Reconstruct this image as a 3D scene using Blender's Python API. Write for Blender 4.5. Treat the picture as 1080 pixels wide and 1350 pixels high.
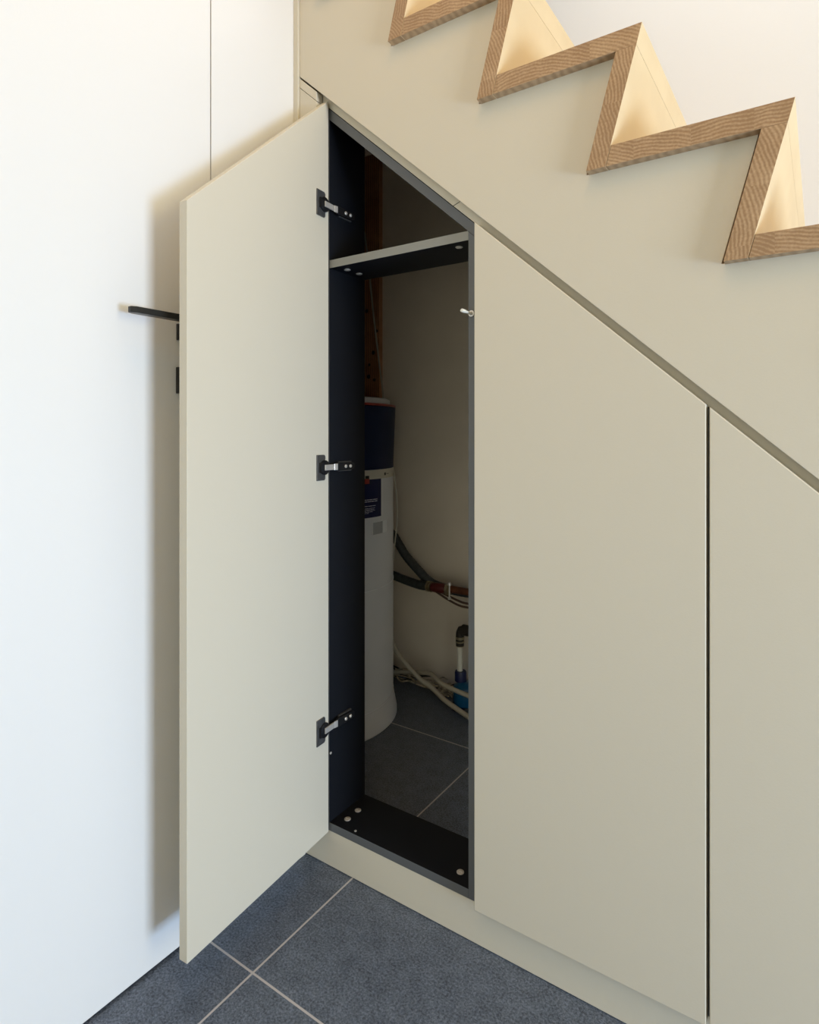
import bpy, bmesh, math, random
from mathutils import Vector, Matrix
random.seed(7)
for o in list(bpy.data.objects): bpy.data.objects.remove(o)
S = bpy.context.scene
COL = S.collection

# ------------------------------------------------------------------ camera
cam = bpy.data.cameras.new('camera'); co = bpy.data.objects.new('camera', cam); COL.objects.link(co)
co.location = (0, 0, 1.0); co.rotation_euler = (math.pi/2, 0, math.radians(34.204))
cam.sensor_fit = 'HORIZONTAL'; cam.sensor_width = 36; cam.lens = 798/1080*36
cam.shift_y = -(675-571)/1080; cam.clip_start = .02
S.camera = co
# ------------------------------------------------------------------ view, world, lights
S.view_settings.view_transform = 'Standard'; S.view_settings.look = 'None'
S.view_settings.gamma = 1; S.view_settings.use_curve_mapping = False
S.view_settings.exposure = 0.0
w = bpy.data.worlds.new('sky'); S.world = w; w.use_nodes = True
w.node_tree.nodes['Background'].inputs[0].default_value = (.75, .87, 1, 1)
w.node_tree.nodes['Background'].inputs[1].default_value = .3
def area(name, loc, rot, sx, sy, power, col, spread=180):
    l = bpy.data.lights.new(name, 'AREA'); l.shape = 'RECTANGLE'; l.size = sx; l.size_y = sy
    l.energy = power; l.color = col; l.spread = math.radians(spread)
    o = bpy.data.objects.new(name, l); COL.objects.link(o); o.location = loc; o.rotation_euler = rot
    return o
R = math.radians
area('window_daylight', (2.58, .30, 1.22), (0, R(90), 0), 2.10, .80, 48, (1.0, .86, .50))      # window in the right wall, all panes
area('window_low_fill', (2.57, .30, .42), (0, R(90), 0), .65, .80, 76, (.33, .58, 1.0))        # added cool fill over the lower window, tints the low surfaces blue
area('glazed_door_daylight', (.9, -2.58, 1.05), (R(90), 0, 0), 2.2, 1.9, 20, (1.0, .93, .64))  # glazed doors behind the camera
area('ceiling_light', (-.2, .2, 2.93), (0, 0, 0), .8, .8, 9.0, (1.0, .52, .08))                # warm lamp on the ceiling
area('stairwell_light', (-.1, 1.55, 2.93), (0, 0, 0), 1.2, .8, 6.8, (.98, .96, .95))           # light of the floor above, over the stairs

area('niche_fill', (-.32, 1.225, .42), (R(-90), 0, R(28)), .10, .50, 4.8, (.84, .94, 1.0))       # added fill brightening the niche; no fitting, hidden behind the closed cupboards

# ------------------------------------------------------------------ helpers
def new_bm(): return bmesh.new()
def link(name, bm, mats, parent=None, smooth=False, bevel=0, bevseg=2, loc=None, normals=True):
    if normals: bmesh.ops.recalc_face_normals(bm, faces=bm.faces)
    me = bpy.data.meshes.new(name); bm.to_mesh(me); bm.free()
    if not isinstance(mats, (list, tuple)): mats = [mats]
    for m in mats: me.materials.append(m)
    if smooth:
        for p in me.polygons: p.use_smooth = True
        me.set_sharp_from_angle(angle=R(38))
    o = bpy.data.objects.new(name, me); COL.objects.link(o)
    if loc is not None:
        loc = Vector(loc); me.transform(Matrix.Translation(-loc)); o.location = loc
    if parent is not None:
        o.parent = parent
        o.location = o.location - world_loc(parent)
    if bevel:
        b = o.modifiers.new('bevel', 'BEVEL'); b.width = bevel; b.segments = bevseg; b.limit_method = 'ANGLE'; b.angle_limit = R(40)
    return o
def world_loc(o):
    v = Vector(o.location)
    while o.parent: o = o.parent; v += o.location
    return v
def thing(name, label, cat, loc=(0, 0, 0), group=None):
    o = bpy.data.objects.new(name, None); COL.objects.link(o); o.location = loc
    o.empty_display_size = .05
    return tag(o, label, cat, group)
def tag(o, label=None, cat=None, group=None, kind=None):
    if label: o['label'] = label
    if cat: o['category'] = cat
    if group: o['group'] = group
    if kind: o['kind'] = kind
    return o
def box(bm, x0, x1, y0, y1, z0, z1, mi=0):
    v = [bm.verts.new((x, y, z)) for x in (x0, x1) for y in (y0, y1) for z in (z0, z1)]
    fs = []
    for a in ((0,1,3,2),(4,6,7,5),(0,4,5,1),(2,3,7,6),(0,2,6,4),(1,5,7,3)):
        f = bm.faces.new([v[i] for i in a]); f.material_index = mi; fs.append(f)
    return v
def prism(bm, poly, y0, y1, axis='Y', mi=0):
    """poly in XZ extruded over Y (axis Y), or in XY extruded over Z (axis Z), or YZ over X"""
    def P(a, b, t): return {'Y': (a, t, b), 'Z': (a, b, t), 'X': (t, a, b)}[axis]
    A = [bm.verts.new(P(a, b, y0)) for a, b in poly]; B = [bm.verts.new(P(a, b, y1)) for a, b in poly]
    n = len(poly)
    f = [bm.faces.new(A), bm.faces.new(B[::-1])]
    for i in range(n): f.append(bm.faces.new((A[i], A[(i+1) % n], B[(i+1) % n], B[i])))
    for q in f: q.material_index = mi
    return A+B
def frame_of(d):
    d = Vector(d).normalized(); u = Vector((0, 0, 1)) if abs(d.z) < .9 else Vector((1, 0, 0))
    a = d.cross(u).normalized(); return d, a, d.cross(a).normalized()
def spline(pts, n=6):
    P = [Vector(p) for p in pts]; P = [2*P[0]-P[1]] + P + [2*P[-1]-P[-2]]; out = []
    for i in range(1, len(P)-2):
        for k in range(n):
            t = k/n; a, b, c, d = P[i-1:i+3]
            out.append(.5*((2*b)+(c-a)*t+(2*a-5*b+4*c-d)*t*t+(-a+3*b-3*c+d)*t**3))
    out.append(P[-2]); return out
def tube(bm, pts, r, seg=12, n=6, smooth_path=True, rfun=None):
    P = spline(pts, n) if smooth_path and len(pts) > 2 else [Vector(p) for p in pts]
    rings = []; prev = None
    for i, p in enumerate(P):
        d = (P[min(i+1, len(P)-1)]-P[max(i-1, 0)]).normalized()
        if prev is None: _, a, b = frame_of(d)
        else: a = (prev - d*prev.dot(d)).normalized(); b = d.cross(a)
        prev = a; rr = r if rfun is None else r*rfun(i/(len(P)-1), i)
        rings.append([bm.verts.new(p+(a*math.cos(t)+b*math.sin(t))*rr) for t in [2*math.pi*k/seg for k in range(seg)]])
    for A, B in zip(rings, rings[1:]):
        for k in range(seg): bm.faces.new((A[k], A[(k+1) % seg], B[(k+1) % seg], B[k]))
    bm.faces.new(rings[0][::-1]); bm.faces.new(rings[-1])
def lathe(bm, prof, c, axis=(0, 0, 1), seg=24, a0=0, a1=2*math.pi, mi=0):
    """prof: list of (radius, height along axis) about point c"""
    c = Vector(c); d, a, b = frame_of(axis)
    if tuple(axis) == (0, 0, 1): a, b = Vector((1, 0, 0)), Vector((0, 1, 0))
    rings = []
    for r, h in prof:
        if r <= 1e-6: rings.append([bm.verts.new(c+d*h)])
        else: rings.append([bm.verts.new(c+d*h+(a*math.cos(t)+b*math.sin(t))*r) for t in [2*math.pi*k/seg for k in range(seg)]])
    for A, B in zip(rings, rings[1:]):
        for k in range(seg):
            k2 = (k+1) % seg
            if len(A) == 1 and len(B) == 1: continue
            if len(A) == 1: f = bm.faces.new((A[0], B[k2], B[k]))
            elif len(B) == 1: f = bm.faces.new((A[k], A[k2], B[0]))
            else: f = bm.faces.new((A[k], A[k2], B[k2], B[k]))
            f.material_index = mi
# ------------------------------------------------------------------ materials
def mat(name, col, rough=.5, metal=0, spec=.5, noise=0, nscale=6, bump=0, bscale=200):
    m = bpy.data.materials.new(name); m.use_nodes = True; nt = m.node_tree; b = nt.nodes['Principled BSDF']
    b.inputs['Base Color'].default_value = (*col, 1); b.inputs['Roughness'].default_value = rough
    b.inputs['Metallic'].default_value = metal; b.inputs['Specular IOR Level'].default_value = spec
    tc = nt.nodes.new('ShaderNodeTexCoord')
    if noise:
        n = nt.nodes.new('ShaderNodeTexNoise'); n.inputs['Scale'].default_value = nscale; n.inputs['Detail'].default_value = 4
        r = nt.nodes.new('ShaderNodeMapRange'); r.inputs[1].default_value = .3; r.inputs[2].default_value = .7
        r.inputs[3].default_value = 1-noise; r.inputs[4].default_value = 1+noise
        mx = nt.nodes.new('ShaderNodeVectorMath'); mx.operation = 'SCALE'; mx.inputs[0].default_value = col
        nt.links.new(tc.outputs['Object'], n.inputs['Vector']); nt.links.new(n.outputs['Fac'], r.inputs[0])
        nt.links.new(r.outputs[0], mx.inputs['Scale']); nt.links.new(mx.outputs[0], b.inputs['Base Color'])
    if bump:
        n = nt.nodes.new('ShaderNodeTexNoise'); n.inputs['Scale'].default_value = bscale; n.inputs['Detail'].default_value = 3
        bp = nt.nodes.new('ShaderNodeBump'); bp.inputs['Strength'].default_value = bump; bp.inputs['Distance'].default_value = .001
        nt.links.new(tc.outputs['Object'], n.inputs['Vector']); nt.links.new(n.outputs['Fac'], bp.inputs['Height']); nt.links.new(bp.outputs[0], b.inputs['Normal'])
    return m
PAINT = (.64, .584, .465)
M = {}
M['paint'] = mat('beige_lacquer', PAINT, .45, spec=.3, bump=.12, bscale=350)
M['white'] = mat('white_paint', (.80, .787, .757), .45, spec=.35, bump=.08, bscale=250)
M['wall'] = mat('white_plaster', (.80, .785, .75), .85, spec=.2, bump=.15, bscale=180)
M['plaster'] = mat('beige_plaster', (.74, .645, .53), .9, spec=.1, noise=.06, nscale=3, bump=.3, bscale=60)
M['black'] = mat('black_melamine', (.008, .009, .012), .5, spec=.16, bump=.1, bscale=500)
M['edge'] = mat('anthracite_edge_band', (.11, .115, .118), .38, spec=.5, bump=.1, bscale=500)
M['shelfedge'] = mat('grey_edge_band', (.25, .25, .225), .4, spec=.5)
M['blackmetal'] = mat('black_metal', (.02, .02, .019), .35, metal=.3)
M['hinge'] = mat('onyx_steel', (.17, .17, .17), .3, metal=.7, noise=.2, nscale=60)
M['nickel'] = mat('nickel', (.72, .68, .62), .3, metal=.55)
M['hblack'] = mat('hinge_black_plastic', (.008, .008, .009), .4)
M['tank'] = mat('light_grey_casing', (.80, .81, .83), .35, spec=.5)
M['navy'] = mat('navy_casing', (.010, .018, .058), .55, spec=.15)
M['red'] = mat('red_ring', (.35, .03, .02), .4)
M['label'] = mat('sticker_navy', (.010, .014, .07), .5, spec=.2)
M['print'] = mat('sticker_print', (.6, .62, .7), .5)
M['strip'] = mat('cream_strip', (.66, .62, .52), .5)
M['hose'] = mat('grey_rubber_hose', (.035, .04, .04), .5, noise=.4, nscale=90)
M['copper'] = mat('brown_copper', (.16, .055, .025), .4, metal=.6, noise=.3, nscale=30)
M['redvalve'] = mat('dark_red_valve', (.09, .008, .006), .4)
M['brass'] = mat('brass', (.45, .38, .24), .35, metal=1)
M['cable'] = mat('brown_cable', (.11, .06, .04), .5)
M['cream'] = mat('cream_hose', (.42, .38, .30), .5)
M['seam'] = mat('seam_highlight', (.96, .97, 1.0), .3)  # near-white colour stands in for the highlight along the tank seams
M['pvc'] = mat('white_pipe', (.72, .70, .62), .4)
M['blue'] = mat('blue_cup', (.004, .085, .20), .3, spec=.6)
M['dblue'] = mat('dark_blue_plastic', (.006, .012, .07), .4)
M['bronze'] = mat('dark_bronze', (.035, .028, .02), .5, metal=.3)
M['bundle'] = mat('tan_fibres', (.42, .36, .27), .8, noise=.5, nscale=60)

def floor_mat():
    m = bpy.data.materials.new('anthracite_tiles'); m.use_nodes = True; nt = m.node_tree; b = nt.nodes['Principled BSDF']; L = nt.links.new
    tc = nt.nodes.new('ShaderNodeTexCoord'); sep = nt.nodes.new('ShaderNodeSeparateXYZ'); L(tc.outputs['Object'], sep.inputs[0])
    def math_(op, a, bb=None):
        n = nt.nodes.new('ShaderNodeMath'); n.operation = op
        for i, x in enumerate((a, bb)):
            if x is None: continue
            if isinstance(x, (int, float)): n.inputs[i].default_value = x
            else: L(x, n.inputs[i])
        return n.outputs[0]
    T = .9293; g = .0021
    def line(out, off):
        f = math_('FRACT', math_('DIVIDE', math_('SUBTRACT', out, off - 20*T), T))
        d = math_('MULTIPLY', math_('MINIMUM', f, math_('SUBTRACT', 1.0, f)), T)
        return math_('LESS_THAN', d, g)
    grout = math_('MAXIMUM', line(sep.outputs[0], -.8706), line(sep.outputs[1], .7640))
    n1 = nt.nodes.new('ShaderNodeTexNoise'); n1.inputs['Scale'].default_value = 230; n1.inputs['Detail'].default_value = 5; n1.inputs['Roughness'].default_value = .85
    n2 = nt.nodes.new('ShaderNodeTexNoise'); n2.inputs['Scale'].default_value = 28; n2.inputs['Detail'].default_value = 8; n2.inputs['Roughness'].default_value = .65
    n3 = nt.nodes.new('ShaderNodeTexVoronoi'); n3.inputs['Scale'].default_value = 170
    for n in (n1, n2, n3): L(tc.outputs['Object'], n.inputs['Vector'])
    cr = nt.nodes.new('ShaderNodeValToRGB'); e = cr.color_ramp.elements
    e[0].position = .41; e[0].color = (.027, .037, .058, 1); e[1].position = .60; e[1].color = (.185, .222, .295, 1)
    a = math_('ADD', math_('MULTIPLY', n1.outputs['Fac'], .82), math_('MULTIPLY', n2.outputs['Fac'], .18)); L(a, cr.inputs[0])
    sp = nt.nodes.new('ShaderNodeMath'); sp.operation = 'LESS_THAN'; L(n3.outputs['Distance'], sp.inputs[0]); sp.inputs[1].default_value = .13
    rc = nt.nodes.new('ShaderNodeSeparateColor'); L(n3.outputs['Color'], rc.inputs[0])
    spm = math_('MULTIPLY', sp.outputs[0], math_('GREATER_THAN', rc.outputs[0], .72))
    m1 = nt.nodes.new('ShaderNodeMixRGB'); L(math_('MULTIPLY', spm, .55), m1.inputs[0]); L(cr.outputs[0], m1.inputs[1]); m1.inputs[2].default_value = (.26, .29, .31, 1)
    m2 = nt.nodes.new('ShaderNodeMixRGB'); L(grout, m2.inputs[0]); L(m1.outputs[0], m2.inputs[1]); m2.inputs[2].default_value = (.50, .48, .49, 1)
    L(m2.outputs[0], b.inputs['Base Color'])
    rr = math_('ADD', math_('MULTIPLY', n2.outputs['Fac'], .2), .38); L(rr, b.inputs['Roughness'])
    bp = nt.nodes.new('ShaderNodeBump'); bp.inputs['Strength'].default_value = .35; bp.inputs['Distance'].default_value = .0012
    h = math_('SUBTRACT', a, math_('MULTIPLY', grout, 1.2)); L(h, bp.inputs['Height']); L(bp.outputs[0], b.inputs['Normal'])
    return m
M['floor'] = floor_mat()

def wood(name, c0, c1, c2, scale, rot, ring=True, rough=.5, dist=3.0, fine=.5, shift=True, stave=None, dscale=1.2, amp=.5):
    """oak: growth rings seen on the sawn ends; object coordinates, each board shifted by its own random number"""
    m = bpy.data.materials.new(name); m.use_nodes = True; nt = m.node_tree; b = nt.nodes['Principled BSDF']; L = nt.links.new
    tc = nt.nodes.new('ShaderNodeTexCoord'); oi = nt.nodes.new('ShaderNodeObjectInfo')
    add = nt.nodes.new('ShaderNodeVectorMath'); add.operation = 'ADD'
    cx = nt.nodes.new('ShaderNodeCombineXYZ'); mr = nt.nodes.new('ShaderNodeMath'); mr.operation = 'MULTIPLY'; L(oi.outputs['Random'], mr.inputs[0]); mr.inputs[1].default_value = .35 if shift else 0
    L(mr.outputs[0], cx.inputs[0]); L(mr.outputs[0], cx.inputs[2])
    L(tc.outputs['Object'], add.inputs[0]); L(cx.outputs[0], add.inputs[1])
    mp = nt.nodes.new('ShaderNodeMapping'); L(add.outputs[0], mp.inputs[0]); mp.inputs['Rotation'].default_value = rot
    if stave:
        sp = nt.nodes.new('ShaderNodeSeparateXYZ'); L(add.outputs[0], sp.inputs[0])
        dv = nt.nodes.new('ShaderNodeMath'); dv.operation = 'DIVIDE'; L(sp.outputs[stave[0]], dv.inputs[0]); dv.inputs[1].default_value = stave[1]
        fl = nt.nodes.new('ShaderNodeMath'); fl.operation = 'FLOOR'; L(dv.outputs[0], fl.inputs[0])
        ob = nt.nodes.new('ShaderNodeMath'); ob.operation = 'MULTIPLY_ADD'; L(oi.outputs['Random'], ob.inputs[0]); ob.inputs[1].default_value = 97.3; L(fl.outputs[0], ob.inputs[2])
        wn = nt.nodes.new('ShaderNodeTexWhiteNoise'); wn.noise_dimensions = '1D'; L(ob.outputs[0], wn.inputs['W'])
        # the ring centre of each stave: somewhere within a hand's breadth of it
        sc = nt.nodes.new('ShaderNodeVectorMath'); sc.operation = 'MULTIPLY_ADD'; L(wn.outputs['Color'], sc.inputs[0]); sc.inputs[1].default_value = (.16, 0, .16); sc.inputs[2].default_value = (-.08, 0, -.08)
        mm = nt.nodes.new('ShaderNodeMath'); mm.operation = 'MULTIPLY'; L(fl.outputs[0], mm.inputs[0]); mm.inputs[1].default_value = -stave[1]
        cb = nt.nodes.new('ShaderNodeCombineXYZ'); L(mm.outputs[0], cb.inputs[stave[0]])
        a2 = nt.nodes.new('ShaderNodeVectorMath'); a2.operation = 'ADD'; L(sc.outputs[0], a2.inputs[0]); L(cb.outputs[0], a2.inputs[1])
        a3 = nt.nodes.new('ShaderNodeVectorMath'); a3.operation = 'ADD'; L(a2.outputs[0], a3.inputs[0]); L(tc.outputs['Object'], a3.inputs[1])
        a4 = nt.nodes.new('ShaderNodeVectorMath'); a4.operation = 'ADD'; L(a3.outputs[0], a4.inputs[0]); L(cx.outputs[0], a4.inputs[1]); L(a4.outputs[0], mp.inputs[0])
    wv = nt.nodes.new('ShaderNodeTexWave'); wv.wave_type = 'RINGS' if ring else 'BANDS'
    if ring: wv.rings_direction = 'Y'
    wv.inputs['Scale'].default_value = scale; wv.inputs['Distortion'].default_value = dist; wv.inputs['Detail'].default_value = 3; wv.inputs['Detail Scale'].default_value = dscale
    L(mp.outputs[0], wv.inputs['Vector'])
    nz = nt.nodes.new('ShaderNodeTexNoise'); nz.inputs['Scale'].default_value = 260; nz.inputs['Detail'].default_value = 4; L(tc.outputs['Object'], nz.inputs['Vector'])
    nb = nt.nodes.new('ShaderNodeTexNoise'); nb.inputs['Scale'].default_value = 14; nb.inputs['Detail'].default_value = 3; L(mp.outputs[0], nb.inputs['Vector'])
    mx = nt.nodes.new('ShaderNodeMath'); mx.operation = 'MULTIPLY_ADD'; L(nz.outputs['Fac'], mx.inputs[0]); mx.inputs[1].default_value = fine
    ms = nt.nodes.new('ShaderNodeMath'); ms.operation = 'MULTIPLY_ADD'; L(wv.outputs['Fac'], ms.inputs[0]); ms.inputs[1].default_value = amp
    mb = nt.nodes.new('ShaderNodeMath'); mb.operation = 'MULTIPLY_ADD'; L(nb.outputs['Fac'], mb.inputs[0]); mb.inputs[1].default_value = .7; mb.inputs[2].default_value = -.35-fine*.5
    L(mb.outputs[0], mx.inputs[2]); L(mx.outputs[0], ms.inputs[2])
    cr = nt.nodes.new('ShaderNodeValToRGB'); cr.color_ramp.elements.new(.5)
    for i, (p, c) in enumerate(((.0, c0), (.35, c1), (.8, c2))): cr.color_ramp.elements[i].position = p; cr.color_ramp.elements[i].color = (*c, 1)
    L(ms.outputs[0], cr.inputs[0]); L(cr.outputs[0], b.inputs['Base Color']); b.inputs['Roughness'].default_value = rough
    bp = nt.nodes.new('ShaderNodeBump'); bp.inputs['Strength'].default_value = .25; bp.inputs['Distance'].default_value = .001; L(ms.outputs[0], bp.inputs['Height']); L(bp.outputs[0], b.inputs['Normal'])
    return m
OK = ((.31, .18, .085), (.47, .305, .165), (.66, .47, .28))
M['oak_end'] = wood('oak_end_grain', *OK, 55, (0, 0, 0), dist=6.0, dscale=.45, stave=(0, .085), fine=.6, amp=.3)
M['oak_end_v'] = wood('oak_end_grain_upright', *OK, 55, (0, 0, 0), dist=6.0, dscale=.45, stave=(2, .085), fine=.6, amp=.3)
M['oak'] = wood('oak_face', (.36, .23, .12), (.46, .30, .165), (.54, .37, .21), 20, (R(90), 0, 0), ring=False, dist=6)
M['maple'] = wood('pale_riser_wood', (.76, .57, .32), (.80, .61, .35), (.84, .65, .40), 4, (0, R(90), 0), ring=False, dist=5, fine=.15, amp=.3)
M['pine'] = wood('knotty_pine', (.22, .08, .03), (.42, .19, .08), (.55, .27, .12), 30, (0, 0, 0), ring=False, dist=2, fine=.3, shift=False)
M['knot'] = mat('knot', (.03, .012, .008), .6)

# ------------------------------------------------------------------ the setting
def struct(name, bm, m, **k): return tag(link(name, bm, m, **k), kind='structure')
XW = -1.0273
b = new_bm(); box(b, -2.3, 2.7, -2.7, 2.2, -.06, 0); struct('floor', b, M['floor'])
b = new_bm(); box(b, -2.3, 2.7, -2.7, 2.2, 3.0, 3.06); struct('ceiling', b, M['wall'])
# left wall: fixed white panel beside the cabinet, tall flush door nearer the camera, wall beyond it
b = new_bm(); box(b, XW-.10, XW, .7929, 1.0250, 0.0, 3.0); box(b, XW-.10, XW-.002, 1.0250, 1.06, 0, 3.0)
box(b, XW-.10, XW-.045, -.25, .7929, 0, 3.0); box(b, XW-.10, XW, -2.6, -.25, 0, 3.0)
struct('wall_left', b, M['white'])
b = new_bm(); box(b, XW-.040, XW, -.246, .7905, .006, 2.995)
door = struct('door_1', b, M['white'], bevel=.0008)
# handle of that door
b = new_bm(); yl = .712
prism(b, [(XW+.044, .592), (XW+.050, .600), (XW+.052, yl+.012), (XW+.052, .75), (XW+.032, .75), (XW+.032, .600), (XW+.036, .592)], 1.2085, 1.2195, axis='Z')
link('door_handle', b, M['blackmetal'], door, bevel=.0012)
b = new_bm(); box(b, XW, XW+.034, .728, .746, 1.2085, 1.2195); link('handle_neck', b, M['blackmetal'], door, bevel=.002)
b = new_bm(); box(b, XW, XW+.007, .7115, .762, 1.1790, 1.2105); link('rosette', b, M['blackmetal'], door, bevel=.001)
b = new_bm(); box(b, XW, XW+.009, .7105, .762, 1.0765, 1.127); link('lock_plate', b, M['blackmetal'], door, bevel=.001)
# back wall: white above the stairs, bare plaster below them
b = new_bm(); box(b, -2.2, 2.6, 2.075, 2.2, 0, 3.0); struct('wall_back', b, M['wall'])
def zB(x): return 1.2565 - .8924*(x+.1208)
b = new_bm(); prism(b, [(-2.12, 0), (1.28, 0), (1.28, zB(1.28)), (-1.07, zB(-1.07)), (-2.12, 2.1812)], 2.055, 2.0745); struct('wall_understairs', b, M['plaster'])
b = new_bm(); box(b, -2.2, -2.1, 1.12, 2.055, 0, 3); struct('wall_niche_left', b, M['plaster'])
b = new_bm(); box(b, -2.2, -.9580, 1.062, 1.12, 0, 1.80); box(b, -2.2, -1.0130, 1.062, 1.12, 1.80, 2.1814); struct('wall_niche_front', b, M['plaster'])
b = new_bm(); box(b, -2.2, -1.0128, 1.0605, 2.0745, 2.1816, 2.2150); struct('ceiling_niche', b, M['plaster'])
# right wall with a tall window, front wall with glazed doors (behind the camera)
b = new_bm(); box(b, 2.6, 2.7, -2.6, -.14, 0, 3); box(b, 2.6, 2.7, .74, 2.2, 0, 3); box(b, 2.6, 2.7, -.14, .74, 2.32, 3); box(b, 2.6, 2.7, -.14, .74, 0, .08); struct('wall_right', b, M['wall'])
b = new_bm()
for x in ((-.14, -.10), (.70, .74)): box(b, 2.6, 2.66, x[0], x[1], .08, 2.32)
box(b, 2.6, 2.66, -.10, .70, .08, .13); box(b, 2.6, 2.66, -.10, .70, 2.28, 2.32); struct('window_1', b, M['white'])
b = new_bm(); box(b, -1.03, -.4, -2.7, -2.6, 0, 3); box(b, 2.2, 2.6, -2.7, -2.6, 0, 3); box(b, -.4, 2.2, -2.7, -2.6, 2.3, 3); struct('wall_front', b, M['wall'])
b = new_bm()
for x in (-.4, .88, 2.15): box(b, x, x+.05, -2.68, -2.62, 0, 2.3)
box(b, -.35, .88, -2.68, -2.62, 2.24, 2.3); box(b, .93, 2.15, -2.68, -2.62, 2.24, 2.3); struct('window_2', b, M['white'])

# ------------------------------------------------------------------ staircase
YS, YO = 1.03, 1.012
stair = thing('staircase', 'zigzag oak staircase with pale risers on a beige stringer above the cupboard doors', 'staircase', (-.5, 1.5, 1.0))
N = (-.0296, 1.4748)
def step_pts(k):
    dx, dz = .2073*k, -.185*k
    return lambda x, z: (x+dx, z+dz)
for k in range(-4, 7):
    q = step_pts(k)
    x0 = -.2869 if k > -4 else -.1832
    tread = [q(x0+.0008, 1.4748), q(-.0296, 1.4748), q(-.0385, 1.4415), q(x0-.0079, 1.4415)]
    riser = [q(-.0385, 1.4415), q(-.0884, 1.2565), q(-.1207, 1.2565), q(-.0715, 1.4415)]
    for nm, poly in (('tread', tread), ('riser', riser)):
        b = new_bm(); prism(b, poly, YO, 2.0745)
        bmesh.ops.recalc_face_normals(b, faces=b.faces)
        for f in b.faces:
            n = f.normal
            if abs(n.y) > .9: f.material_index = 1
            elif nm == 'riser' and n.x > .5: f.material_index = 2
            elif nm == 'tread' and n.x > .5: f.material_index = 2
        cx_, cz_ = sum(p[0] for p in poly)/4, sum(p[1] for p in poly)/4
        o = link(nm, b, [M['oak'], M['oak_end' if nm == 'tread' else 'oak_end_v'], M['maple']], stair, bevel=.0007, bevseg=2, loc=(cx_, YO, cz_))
# stringer: a beige board under the zigzag
def zS(x): return 1.4587 - .8940*(x+.589)
top = []
for k in range(-5, 7):
    q = step_pts(k)
    top.append(q(-.0715-.004, 1.4415+.002)); top.append(q(-.1212-.004, 1.2560+.002))
top = [(-1.0122, 2.40)] + [p for p in top if p[0] > -1.005 and p[1] > .20]
xe = 1.4587/.8940 - .589
b = new_bm(); prism(b, top + [(top[-1][0], .0), (xe, 0.0), (-1.0122, zS(-1.0122))], YS, 1.0495)
link('stringer', b, M['paint'], stair, bevel=.0008)

# ------------------------------------------------------------------ trims around the cupboards
b = new_bm(); box(b, XW+.0003, -1.0125, 1.0245, 1.0505, .0, 2.9); struct('trim_1', b, M['paint'], bevel=.0007)   # corner batten
def zC(x): return 1.4138 - .8945*(x+.5646)          # outer top line of the carcasses
gap = .0016
def band(x0, x1, cut0, cut1, name):
    b = new_bm()
    prism(b, [(x0, zC(x0)+gap), (x1, zC(x1)+gap), (x1+cut1, zC(x1+cut1)+.052), (x0+cut0, zC(x0+cut0)+.052)], 1.0516, 1.0700)
    struct(name, b, M['paint'], bevel=.0006)
band(-.9590, -.6095, 0, .040, 'trim_2'); band(-.6081, .98, .040, 0, 'trim_3')
b = new_bm(); box(b, XW+.0005, 1.02, 1.0520, 1.0690, 0.0018, .0826); o = link('plinth', b, M['paint'], bevel=.0006)
tag(o, 'long beige plinth board running along the dark tiles under the cupboards', 'plinth')
fp = thing('filler_panel', 'narrow beige filler panel in the corner beside the open cupboard door', 'panel', (-.985, 1.04, .083))
xl, xr = -1.0118, -.9594
l1 = lambda x: zS(x) - .0046
l2 = lambda x: zS(x) - .0262
b = new_bm(); prism(b, [(xl, .083), (xr, .083), (xr, l2(xr)-.0007), (xl, l2(xl)-.0007)], YS, 1.0510); link('panel', b, M['paint'], fp, bevel=.0007)
b = new_bm(); prism(b, [(xl, l2(xl)+.0007), (xr, l2(xr)+.0007), (xr, l1(xr)), (xl, l1(xl))], YS, 1.0510); link('top_strip', b, M['paint'], fp, bevel=.0007)

# ------------------------------------------------------------------ cupboards
YC, YB, TH, ZB0 = 1.0516, 1.1830, .0185, .0830
def fronted(b):     # front (-Y) edges carry the anthracite edge band
    bmesh.ops.recalc_face_normals(b, faces=b.faces)
    for f in b.faces:
        if f.normal.y < -.9: f.material_index = 1
def carcass(t, x0, x1, shelf):
    BM = [M['black'], M['edge']]
    dz = TH/math.cos(math.atan(.8945))
    zi = lambda x: zC(x)-dz
    def part(name, poly, y0=YC, y1=YB):
        b = new_bm(); prism(b, poly, y0, y1); fronted(b); return link(name, b, BM, t, bevel=.0005)
    part('side_panel', [(x0, ZB0), (x0+TH, ZB0), (x0+TH, zi(x0+TH)), (x0, zi(x0))])
    part('side_panel', [(x1-TH, ZB0), (x1, ZB0), (x1, zi(x1)-.0004), (x1-TH, zi(x1-TH)-.0004)])
    part('bottom_panel', [(x0+TH, ZB0), (x1-TH, ZB0), (x1-TH, ZB0+TH), (x0+TH, ZB0+TH)])
    part('top_panel', [(x0, zi(x0)), (x1, zi(x1)), (x1, zC(x1)), (x0, zC(x0))])
    if shelf:
        BM[1] = M['shelfedge']; part('shelf', [(x0+TH, 1.3805), (x1-TH, 1.3805), (x1-TH, 1.3990), (x0+TH, 1.3990)], YC+.0003, YB)
def door_top(x): return 1.4043 - .8945*(x+.549)
def closed_door(t, x0, x1):
    b = new_bm(); prism(b, [(x0, .0842), (x1, .0842), (x1, door_top(x1)), (x0, door_top(x0))], 1.0300, 1.0500)
    return link('door', b, M['paint'], t, bevel=.0015, bevseg=3)
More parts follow.
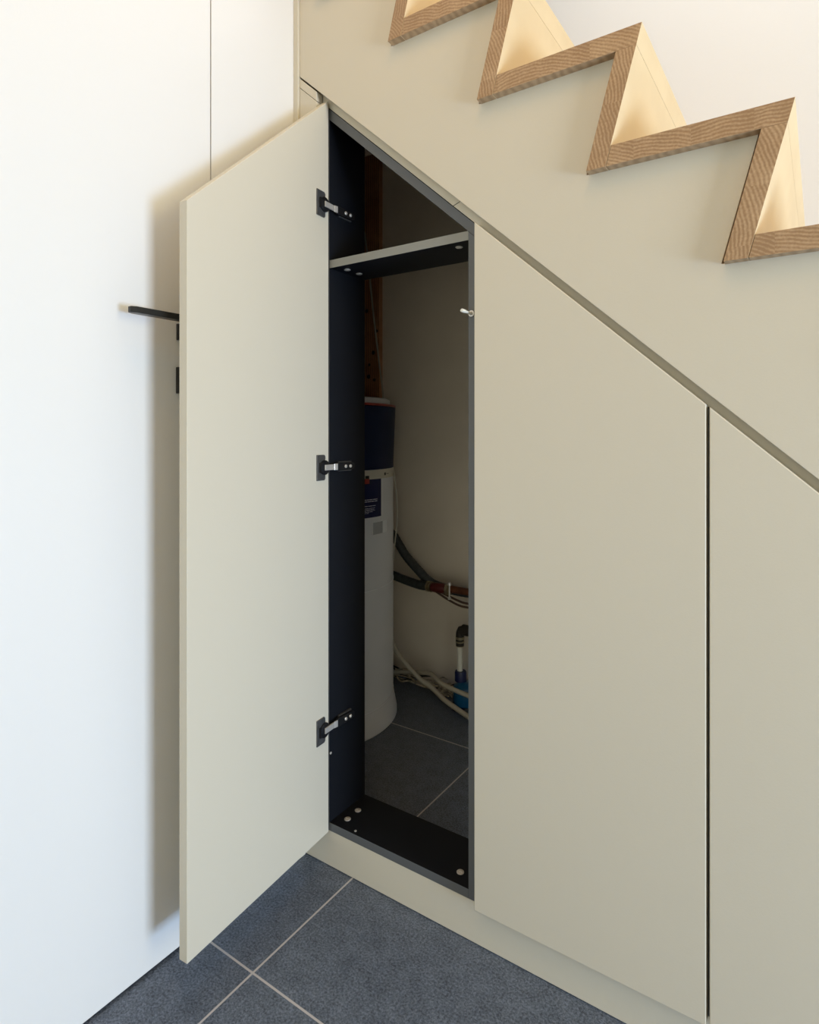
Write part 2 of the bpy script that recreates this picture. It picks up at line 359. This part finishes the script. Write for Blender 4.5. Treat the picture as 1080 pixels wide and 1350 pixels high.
# --- the open one
c1 = thing('cupboard', 'open black-lined cupboard under the stairs with its beige door swung out', 'cupboard', (-.757, 1.12, .083))
carcass(c1, -.9570, -.5560, True)
P0 = Vector((-.9354, 1.0455)); D = Vector((.0798, -.9968)).normalized(); NX = Vector((D.y, -D.x))   # NX points away from the inner face (to -X)
if NX.x > 0: NX = -NX
def dpt(sv, off, z):      # s along the open door from its hinge edge, off = behind the inner face (negative: in front of it)
    p = P0 + D*sv + NX*off; return (p.x, p.y, z)
b = new_bm(); W = .3996
vs = [b.verts.new(dpt(s_, o_, z_)) for (s_, z_) in ((0, .0842), (W, .0842), (W, 1.402), (0, 1.7630)) for o_ in (0, .020)]
for f in ((0,2,4,6),(1,7,5,3),(0,1,3,2),(2,3,5,4),(4,5,7,6),(6,7,1,0)): b.faces.new([vs[i] for i in f])
link('door', b, M['paint'], c1, bevel=.0011)
def dbox(b, s0, s1, o0, o1, z0, z1):
    v = [b.verts.new(dpt(s_, o_, z_)) for s_ in (s0, s1) for o_ in (o0, o1) for z_ in (z0, z1)]
    for a in ((0,1,3,2),(4,6,7,5),(0,4,5,1),(2,3,7,6),(0,2,6,4),(1,5,7,3)): b.faces.new([v[i] for i in a])
XL = -.9385   # inner face of the left side panel
for z in (1.5175, .9220, .3275):
    hg = bpy.data.objects.new('hinge', None); COL.objects.link(hg); hg.parent = c1; hg.empty_display_size = .02
    hg.location = Vector((-.9354, 1.05, z)) - world_loc(c1); hg['label'] = 'dark steel cup hinge'
    # cup flange on the inner face of the door
    b = new_bm()
    out = []
    for s_, zz in ((.0455, -.029), (.0455, .029), (.019, .029), (.0155, .0255), (.0155, -.0255), (.019, -.029)): out.append((s_, z+zz))
    A = [b.verts.new(dpt(s_, -.0002, zz)) for s_, zz in out]; B = [b.verts.new(dpt(s_, -.0030, zz)) for s_, zz in out]
    b.faces.new(A); b.faces.new(B[::-1])
    for i in range(6): b.faces.new((A[i], A[(i+1) % 6], B[(i+1) % 6], B[i]))
    link('cup_plate', b, M['hinge'], hg, bevel=.0006)
    b = new_bm(); c = dpt(.0205, -.0030, z)
    lathe(b, [(0, 0), (.0165, 0), (.0165, .0035), (.0145, .0048), (0, .0048)], c, axis=(-NX.x, -NX.y, 0), seg=28)
    dbox(b, .031, .0385, -.0075, -.003, z-.011, z+.011)
    link('hinge_cup', b, M['hblack'], hg, smooth=True)
    # knuckle links, bright
    b = new_bm()
    q0 = Vector(dpt(.0245, -.0085, 0)); q1 = Vector((P0.x+.0075, 1.0560, 0)); q2 = Vector((XL+.012, 1.0665, 0))
    for a_, b_, hh in ((q0, q1, .0065), (q1, q2, .0075)):
        dv = (b_-a_).normalized(); nv = Vector((dv.y, -dv.x, 0))*.0016
        prism(b, [(a_.x-nv.x, a_.y-nv.y), (b_.x-nv.x, b_.y-nv.y), (b_.x+nv.x, b_.y+nv.y), (a_.x+nv.x, a_.y+nv.y)], z-hh, z+hh, axis='Z')
    link('knuckle', b, M['nickel'], hg, bevel=.0008)
    # arm and mounting plate on the side panel
    b = new_bm(); prism(b, [(1.066, -.0085), (1.070, -.010), (1.118, -.009), (1.127, -.006), (1.127, .006), (1.118, .009), (1.070, .010), (1.066, .0085)], XL+.006, XL+.013, axis='X')
    for v in b.verts: v.co.z += z
    link('hinge_arm', b, M['hblack'], hg, bevel=.0012)
    b = new_bm(); box(b, XL+.0002, XL+.006, 1.080, 1.124, z-.0115, z+.0115); link('mounting_plate', b, M['hinge'], hg, bevel=.0008)
    for y in (1.0945, 1.1115):
        b = new_bm(); lathe(b, [(0, 0), (.0042, 0), (.0042, .0012), (.0030, .0022), (.0012, .0014), (0, .0012)], (XL+.0131, y, z), axis=(1, 0, 0), seg=16)
        link('screw', b, M['nickel'], hg, smooth=True)
# cam fittings and pins
def cam_cap(x, y, z, up=1, parent=c1):
    b = new_bm(); lathe(b, [(0, .0008), (.0020, .0008), (.0024, .0016), (.0062, .0020), (.0076, .0012), (.0076, 0), (0, 0)], (x, y, z), axis=(0, 0, up), seg=24)
    box(b, x-.0045, x+.0045, y-.0007, y+.0007, min(z, z+up*.0024), max(z, z+up*.0024))
    link('cam_fitting', b, M['nickel'], parent, smooth=True)
for x, y in ((-.9111, 1.0839), (-.9117, 1.1229), (-.6101, 1.0826)): cam_cap(x, y, .1016)
for x, y in ((-.9118, 1.0839), (-.9115, 1.1272), (-.6114, 1.0800)): cam_cap(x, y, 1.3804, -1)
b = new_bm(); lathe(b, [(.003, 0), (.003, .001), (0, .0025)], (-.8692, 1.0615, .1016), seg=14); link('pin', b, M['nickel'], c1, smooth=True)
b = new_bm(); lathe(b, [(.003, 0), (.003, .001), (0, .0025)], (XL, 1.0560, .2597), axis=(1, 0, 0), seg=14); link('pin', b, M['nickel'], c1, smooth=True)
b = new_bm(); lathe(b, [(.0062, 0), (.0062, .003), (.004, .004), (0, .004)], (-.5746, 1.0640, .1582), axis=(-1, 0, 0), seg=16); link('pin', b, M['nickel'], c1, smooth=True)
ptc = bpy.data.objects.new('push_latch', None); COL.objects.link(ptc); ptc.parent = c1; ptc.location = Vector((-.5675, 1.05, 1.2346))-world_loc(c1); ptc['label'] = 'white push latch pin'; ptc.empty_display_size = .02
b = new_bm(); lathe(b, [(.0062, 0), (.0062, .0022), (.0045, .0028), (.0035, .0028)], (-.5672, 1.0516, 1.2346), axis=(0, -1, 0), seg=20); link('collar', b, M['nickel'], ptc, smooth=True)
b = new_bm(); lathe(b, [(.0026, 0), (.0026, .026), (.0036, .027), (.0036, .0385), (.003, .0400), (0, .0405)], (-.5672, 1.0516, 1.2346), axis=(0, -1, 0), seg=18); link('plunger', b, M['pvc'], ptc, smooth=True)
# --- the closed ones
c2 = thing('cupboard', 'beige cupboard with closed sloping door, next to the open cupboard', 'cupboard', (-.35, 1.12, .083))
carcass(c2, -.5555, -.1445, False); closed_door(c2, -.5502, -.1466)
c3 = thing('cupboard', 'lowest beige cupboard with closed sloping door at the right edge', 'cupboard', (.06, 1.12, .083))
carcass(c3, -.1440, .2640, False); closed_door(c3, -.1418, .2620)
c4 = thing('cupboard', 'unseen triangular beige closing panel added at the low end of the stairs to keep light out', 'cupboard', (.55, 1.12, .083))  # added out of view so no light leaks into the niche
b = new_bm(); prism(b, [(.2665, .0842), (.92, .0842), (.2665, door_top(.2665))], 1.0300, 1.0500); link('door', b, M['paint'], c4, bevel=.0011)
b = new_bm(); prism(b, [(.2645, ZB0), (.95, ZB0), (.2645, zC(.2645))], 1.0502, 1.10); link('carcass', b, M['black'], c4)

# ------------------------------------------------------------------ inside the niche: the tall boiler
TC = (-1.512, 1.61)
wh = thing('water_heater', 'tall round grey and navy water heater standing on the tiles inside the open cupboard', 'water heater', (TC[0], TC[1], 0))
SG = 96
b = new_bm(); lathe(b, [(.296, 0), (.300, .004), (.300, .016), (.288, .078), (.286, .0795), (.26, .0795)], (*TC, 0), seg=SG); link('foot_ring', b, M['tank'], wh, smooth=True)
b = new_bm(); lathe(b, [(.28, .0795), (.2872, .0815), (.2872, .4805), (.2850, .4815), (.2850, .4835), (.2872, .4845), (.2872, .8780), (.27, .8780)], (*TC, 0), seg=SG); link('body', b, M['tank'], wh, smooth=True)
b = new_bm(); lathe(b, [(.286, .0797), (.2888, .0797), (.2888, .0822), (.286, .0817)], (*TC, 0), seg=SG); link('seam_highlight_ring', b, M['seam'], wh)  # thin pale rings: the seam highlight put into colour and shape
b = new_bm(); lathe(b, [(.285, .4788), (.2886, .4788), (.2886, .4808), (.285, .4812)], (*TC, 0), seg=SG); link('seam_highlight_ring', b, M['seam'], wh)
b = new_bm(); lathe(b, [(.27, .8782), (.2868, .8784), (.2872, .90), (.2945, 1.090), (.27, 1.0915)], (*TC, 0), seg=SG); link('casing', b, M['navy'], wh, smooth=True)
b = new_bm(); lathe(b, [(.27, 1.0916), (.2950, 1.0916), (.2945, 1.0985), (.285, 1.1005), (.25, 1.1005)], (*TC, 0), seg=SG); link('trim_ring', b, M['red'], wh, smooth=True)
b = new_bm(); lathe(b, [(.25, 1.1006), (.276, 1.1006), (.274, 1.1175), (.266, 1.1215), (0, 1.1235)], (*TC, 0), seg=SG); link('lid', b, M['tank'], wh, smooth=True)
def curved(b, a0, a1, z0, z1, r0, r1, n=10):
    vs = []
    for i in range(n+1):
        a = R(a0+(a1-a0)*i/n); ca, sa = math.cos(a), math.sin(a)
        vs.append([b.verts.new((TC[0]+ca*r, TC[1]+sa*r, z)) for r, z in ((r0, z0), (r1, z0), (r1, z1), (r0, z1))])
    for A, B in zip(vs, vs[1:]):
        for k in range(4): b.faces.new((A[k], A[(k+1) % 4], B[(k+1) % 4], B[k]))
    b.faces.new(vs[0]); b.faces.new(vs[-1][::-1])
b = new_bm(); curved(b, -60, 40, .8475, .8775, .2865, .2884, 24); link('rim_strip', b, M['strip'], wh, smooth=True)
b = new_bm(); curved(b, -58, 4.4, .7215, .8480, .2866, .2881, 16); st = link('sticker', b, M['label'], wh, smooth=True)
b = new_bm()
random.seed(3)
for z0, a1, h in ((.7795, -.2, .0024), (.7735, -.2, .0024), (.7590, -2.0, .0020), (.7520, -2.0, .0013), (.7480, -3.5, .0013), (.7440, -2.5, .0013), (.7400, -5, .0013), (.7360, -7.5, .0013)):
    a = -52
    while a < a1-.8:
        wl = random.uniform(1.2, 3.6); curved(b, a, min(a+wl, a1), z0, z0+h, .2880, .2885, 2); a += wl+.45
link('print', b, M['print'], wh)
b = new_bm(); curved(b, -12.2, -8.2, .8340, .8500, .2886, .2900, 4); link('tag', b, M['red'], wh)
b = new_bm(); curved(b, -11.6, -8.4, .8502, .8600, .2886, .2896, 4); link('tag_tip', b, M['hblack'], wh)
b = new_bm(); curved(b, 8.4, 10.6, .8570, .8660, .2884, .2890, 3); curved(b, 11.8, 15.5, .8605, .8622, .2884, .2890, 3); link('lock_mark', b, M['hblack'], wh)
b = new_bm()      # recessed grip: frame and hollow
curved(b, -5.3, 13.4, .7030, .7055, .2865, .2883); curved(b, -5.3, 13.4, .6610, .6630, .2865, .2883)
curved(b, -5.3, -4.4, .6630, .7030, .2865, .2883); curved(b, 12.6, 13.4, .6630, .7030, .2865, .2883)
link('grip_frame', b, M['tank'], wh, smooth=True)
b = new_bm(); curved(b, -4.4, 6.5, .6630, .7030, .2868, .2874); link('grip', b, mat('grip_grey', (.42, .43, .45), .4), wh, smooth=True)
b = new_bm(); curved(b, 6.5, 12.6, .6630, .7030, .2868, .2878); link('grip_flap', b, mat('grip_light', (.95, .97, 1.0), .3), wh, smooth=True)
b = new_bm()
pts = []
for z, a, rr in ((.868, 31, .287), (.84, 31, .293), (.78, 31.5, .299), (.72, 32, .301), (.66, 33, .299), (.60, 36, .292), (.54, 40, .289)):
    pts.append((TC[0]+rr*math.cos(R(a)), TC[1]+rr*math.sin(R(a)), z))
tube(b, pts, .0022, seg=8); o = link('cable', b, M['cream'], wh, smooth=True)

# timber boards with knots on the back wall
pl = thing('timber_board', 'knotty brown timber board standing upright on the niche wall behind the water heater', 'board', (-1.62, 2.04, 0))
b = new_bm(); box(b, -1.70, -1.5338, 2.030, 2.0548, 0.0005, 2.18); link('board', b, M['pine'], pl, bevel=.002)
b = new_bm(); box(b, -1.90, -1.704, 2.030, 2.0548, 0.0005, 2.18); link('board', b, M['pine'], pl, bevel=.002)
for x, z in ((-1.553, 1.685), (-1.548, 1.430), (-1.560, 1.225), (-1.590, 1.240), (-1.585, 1.29), (-1.60, 1.52), (-1.565, 1.34)):
    r = random.uniform(.006, .010)
    b = new_bm(); lathe(b, [(r, 0), (r*.9, .0006), (0, .0008)], (x, 2.030, z), axis=(0, -1, 0), seg=14); link('knot', b, M['knot'], pl)
b = new_bm(); tube(b, [(-1.61, 2.005, 1.99), (-1.5992, 2.0, 1.899), (-1.5708, 2.0, 1.7344), (-1.5428, 2.0, 1.5087), (-1.5151, 2.0, 1.3171), (-1.4955, 2.0, 1.1907), (-1.4916, 2.0, 1.1281), (-1.50, 2.0, .95), (-1.52, 1.98, .80)], .0035, seg=8)
tag(link('hanging_cable', b, M['cream'], smooth=True), 'thin pale cable hanging down past the timber to behind the water heater', 'cable')

# hoses, valve, pipes
def ribbed(t, i): return 1 + .05*(i % 2)
b = new_bm(); tube(b, [(-1.48, 1.93, .70), (-1.4543, 1.945, .6376), (-1.4018, 1.95, .5939), (-1.3434, 1.95, .5223), (-1.283, 1.95, .4706), (-1.242, 1.955, .437), (-1.2100, 1.965, .4200), (-1.15, 1.985, .406), (-1.05, 1.985, .404), (-.93, 1.985, .404)], .0165, seg=14, n=12, rfun=ribbed)
tag(link('water_hose', b, M['hose'], smooth=True), 'upper dark ribbed hose curving down from behind the water heater and under the valve', 'hose')
b = new_bm(); tube(b, [(-1.56, 1.955, .470), (-1.4885, 1.955, .4520), (-1.4162, 1.955, .4370), (-1.339, 1.950, .4240), (-1.268, 1.935, .4200), (-1.226, 1.927, .4235)], .0165, seg=14, n=12, rfun=ribbed)
tag(link('water_hose', b, M['hose'], smooth=True), 'lower dark ribbed hose running level from behind the water heater into the valve', 'hose')
v = thing('ball_valve', 'dark red valve with small chrome lever at the end of the lower hose', 'valve', (-1.15, 1.925, .425))
ax = (1, 0, 0)
b = new_bm(); lathe(b, [(.012, 0), (.0195, 0), (.0195, .008), (.016, .009), (.016, .012), (.0195, .013), (.0195, .020), (.012, .020)], (-1.2260, 1.925, .4235), axis=ax, seg=18); link('hose_clamp', b, M['brass'], v, smooth=True)
b = new_bm(); lathe(b, [(.010, 0), (.015, 0), (.0185, .012), (.0185, .05), (.014, .056), (.014, .062), (0, .062)], (-1.2055, 1.925, .4240), axis=ax, seg=18); link('valve_body', b, M['redvalve'], v, smooth=True)
b = new_bm(); lathe(b, [(0, 0), (.0215, 0), (.0215, .012), (.017, .013), (.017, .020), (0, .020)], (-1.1430, 1.925, .4245), axis=ax, seg=6); link('union_nut', b, M['brass'], v)
b = new_bm(); lathe(b, [(0, -.033), (.0055, -.031), (.0055, -.024), (.003, -.022), (.003, .018), (.0075, .020), (.0075, .029), (.005, .032), (0, .032)], (-1.118, 1.903, .4260), seg=14); link('lever', b, M['nickel'], v, smooth=True)
b = new_bm(); tube(b, [(-1.1230, 1.925, .4265), (-.90, 1.925, .4285)], .0135, seg=16, smooth_path=False)
tag(link('copper_pipe', b, M['copper'], smooth=True), 'brown copper pipe leaving the valve towards the right side panel', 'pipe')
for pts, lb in (([(-1.29, 1.975, .428), (-1.245, 1.985, .400), (-1.2163, 1.97, .3942), (-1.1659, 1.97, .3730), (-1.1167, 1.97, .3580), (-1.0782, 1.97, .3557), (-.95, 1.97, .357)], 'lower of two thin brown cables sagging under the valve'),
                ([(-1.26, 1.985, .425), (-1.225, 1.995, .407), (-1.20, 1.97, .400), (-1.1659, 1.97, .3873), (-1.1167, 1.97, .3740), (-1.0782, 1.97, .3697), (-.95, 1.97, .368)], 'upper of two thin brown cables sagging under the valve')):
    b = new_bm(); tube(b, pts, .0042, seg=8); tag(link('brown_cable', b, M['cable'], smooth=True), lb, 'cable')
b = new_bm(); tube(b, [(-1.40, 1.885, .29), (-1.3551, 1.88, .1959), (-1.3302, 1.88, .1603), (-1.2778, 1.88, .1198), (-1.2268, 1.88, .0859), (-1.1771, 1.88, .0667), (-1.1127, 1.86, .0462), (-1.0289, 1.85, .0230), (-.96, 1.84, .0105), (-.86, 1.83, .0095)], .0088, seg=12)
tag(link('drain_hose', b, M['cream'], smooth=True), 'cream hose sweeping down in front of the blue trap to the floor', 'hose')
b = new_bm(); tube(b, [(-1.46, 1.93, .045), (-1.3874, 1.93, .062), (-1.3118, 1.925, .080), (-1.2423, 1.915, .0970), (-1.1916, 1.90, .1070), (-1.126, 1.86, .1030), (-1.0563, 1.85, .0950), (-.95, 1.85, .085), (-.86, 1.85, .080)], .0082, seg=12)
tag(link('drain_hose', b, M['cream'], smooth=True), 'cream hose passing level across the top of the blue trap', 'hose')
tr = thing('trap', 'blue drain trap with white upright pipe beside the right side panel', 'drain trap', (-1.07, 1.93, 0))
TX, TY = -1.0893, 1.93
b = new_bm(); tube(b, [(TX, TY, .225), (TX, TY, .262), (TX+.003, TY, .276), (TX+.018, TY, .284), (-.94, TY, .286)], .0150, seg=14, n=5); lathe(b, [(.012, 0), (.0195, 0), (.0195, .03), (.012, .03)], (TX+.012, TY, .285), axis=(1, 0, 0), seg=16); link('elbow', b, M['bronze'], tr, smooth=True)
b = new_bm()
lathe(b, [(.010, .226), (.0140, .226), (.0140, .240), (.0165, .241), (.0165, .246), (.0135, .247), (.0135, .252), (.0165, .253), (.0165, .262), (.010, .262)], (TX, TY, -.004), seg=18); link('fitting', b, M['brass'], tr, smooth=True)
b = new_bm(); lathe(b, [(0, .132), (.0105, .132), (.0105, .224), (0, .224)], (TX, TY, 0), seg=18); link('pipe', b, M['pvc'], tr, smooth=True)
b = new_bm(); lathe(b, [(0, .098), (.0215, .098), (.0215, .128), (.019, .134), (0, .134)], (TX+.003, TY, 0), seg=20); link('collar', b, M['dblue'], tr, smooth=True)
b = new_bm(); lathe(b, [(0, .022), (.040, .022), (.044, .030), (.044, .082), (.041, .088), (.024, .098), (0, .098)], (-1.0640, TY-.005, 0), seg=32); link('cup', b, M['blue'], tr, smooth=True)
b = new_bm(); lathe(b, [(0, 0), (.022, 0), (.022, .022), (0, .022)], (-1.0870, TY-.018, 0), seg=20); link('foot', b, M['dblue'], tr, smooth=True)
# tangle of thin cables lying along the foot of the wall
random.seed(11)
for i in range(9):
    pts = []; x = -1.47+random.uniform(0, .05); y = 1.985+random.uniform(-.015, .03); z0 = .006+.004*i
    end = random.uniform(-1.16, -1.125)
    while x < end:
        pts.append((x, y+random.uniform(-.016, .016), z0+random.uniform(0, .022))); x += random.uniform(.03, .06)
    b = new_bm(); tube(b, pts, random.choice((.002, .0026, .0035)), seg=7, n=4)
    o = link('loose_cable', b, M['hblack'] if i in (2, 5, 7) else M['bundle'], smooth=True)
    tag(o, 'loose cable in the tangle at the foot of the niche wall', 'cable', group='cables tangled at the foot of the niche wall')
b = new_bm()
random.seed(5)
for i in range(26):
    a = random.uniform(0, 6.28); c = Vector((-1.172, 1.965, .030)); p0 = c+Vector((math.cos(a)*.03, math.sin(a)*.014, random.uniform(-.02, .012)))
    p1 = c+Vector((random.uniform(-.03, .03), random.uniform(-.016, .016), random.uniform(-.018, .024))); p2 = c+Vector((math.cos(a+2)*.034, math.sin(a+2)*.014, random.uniform(-.02, .02)))
    tube(b, [p0, p1, p2], .0028, seg=6, n=5)
tag(link('fibre_bundle', b, M['bundle'], smooth=True), 'crumpled tan bundle lying left of the blue trap', 'bundle')
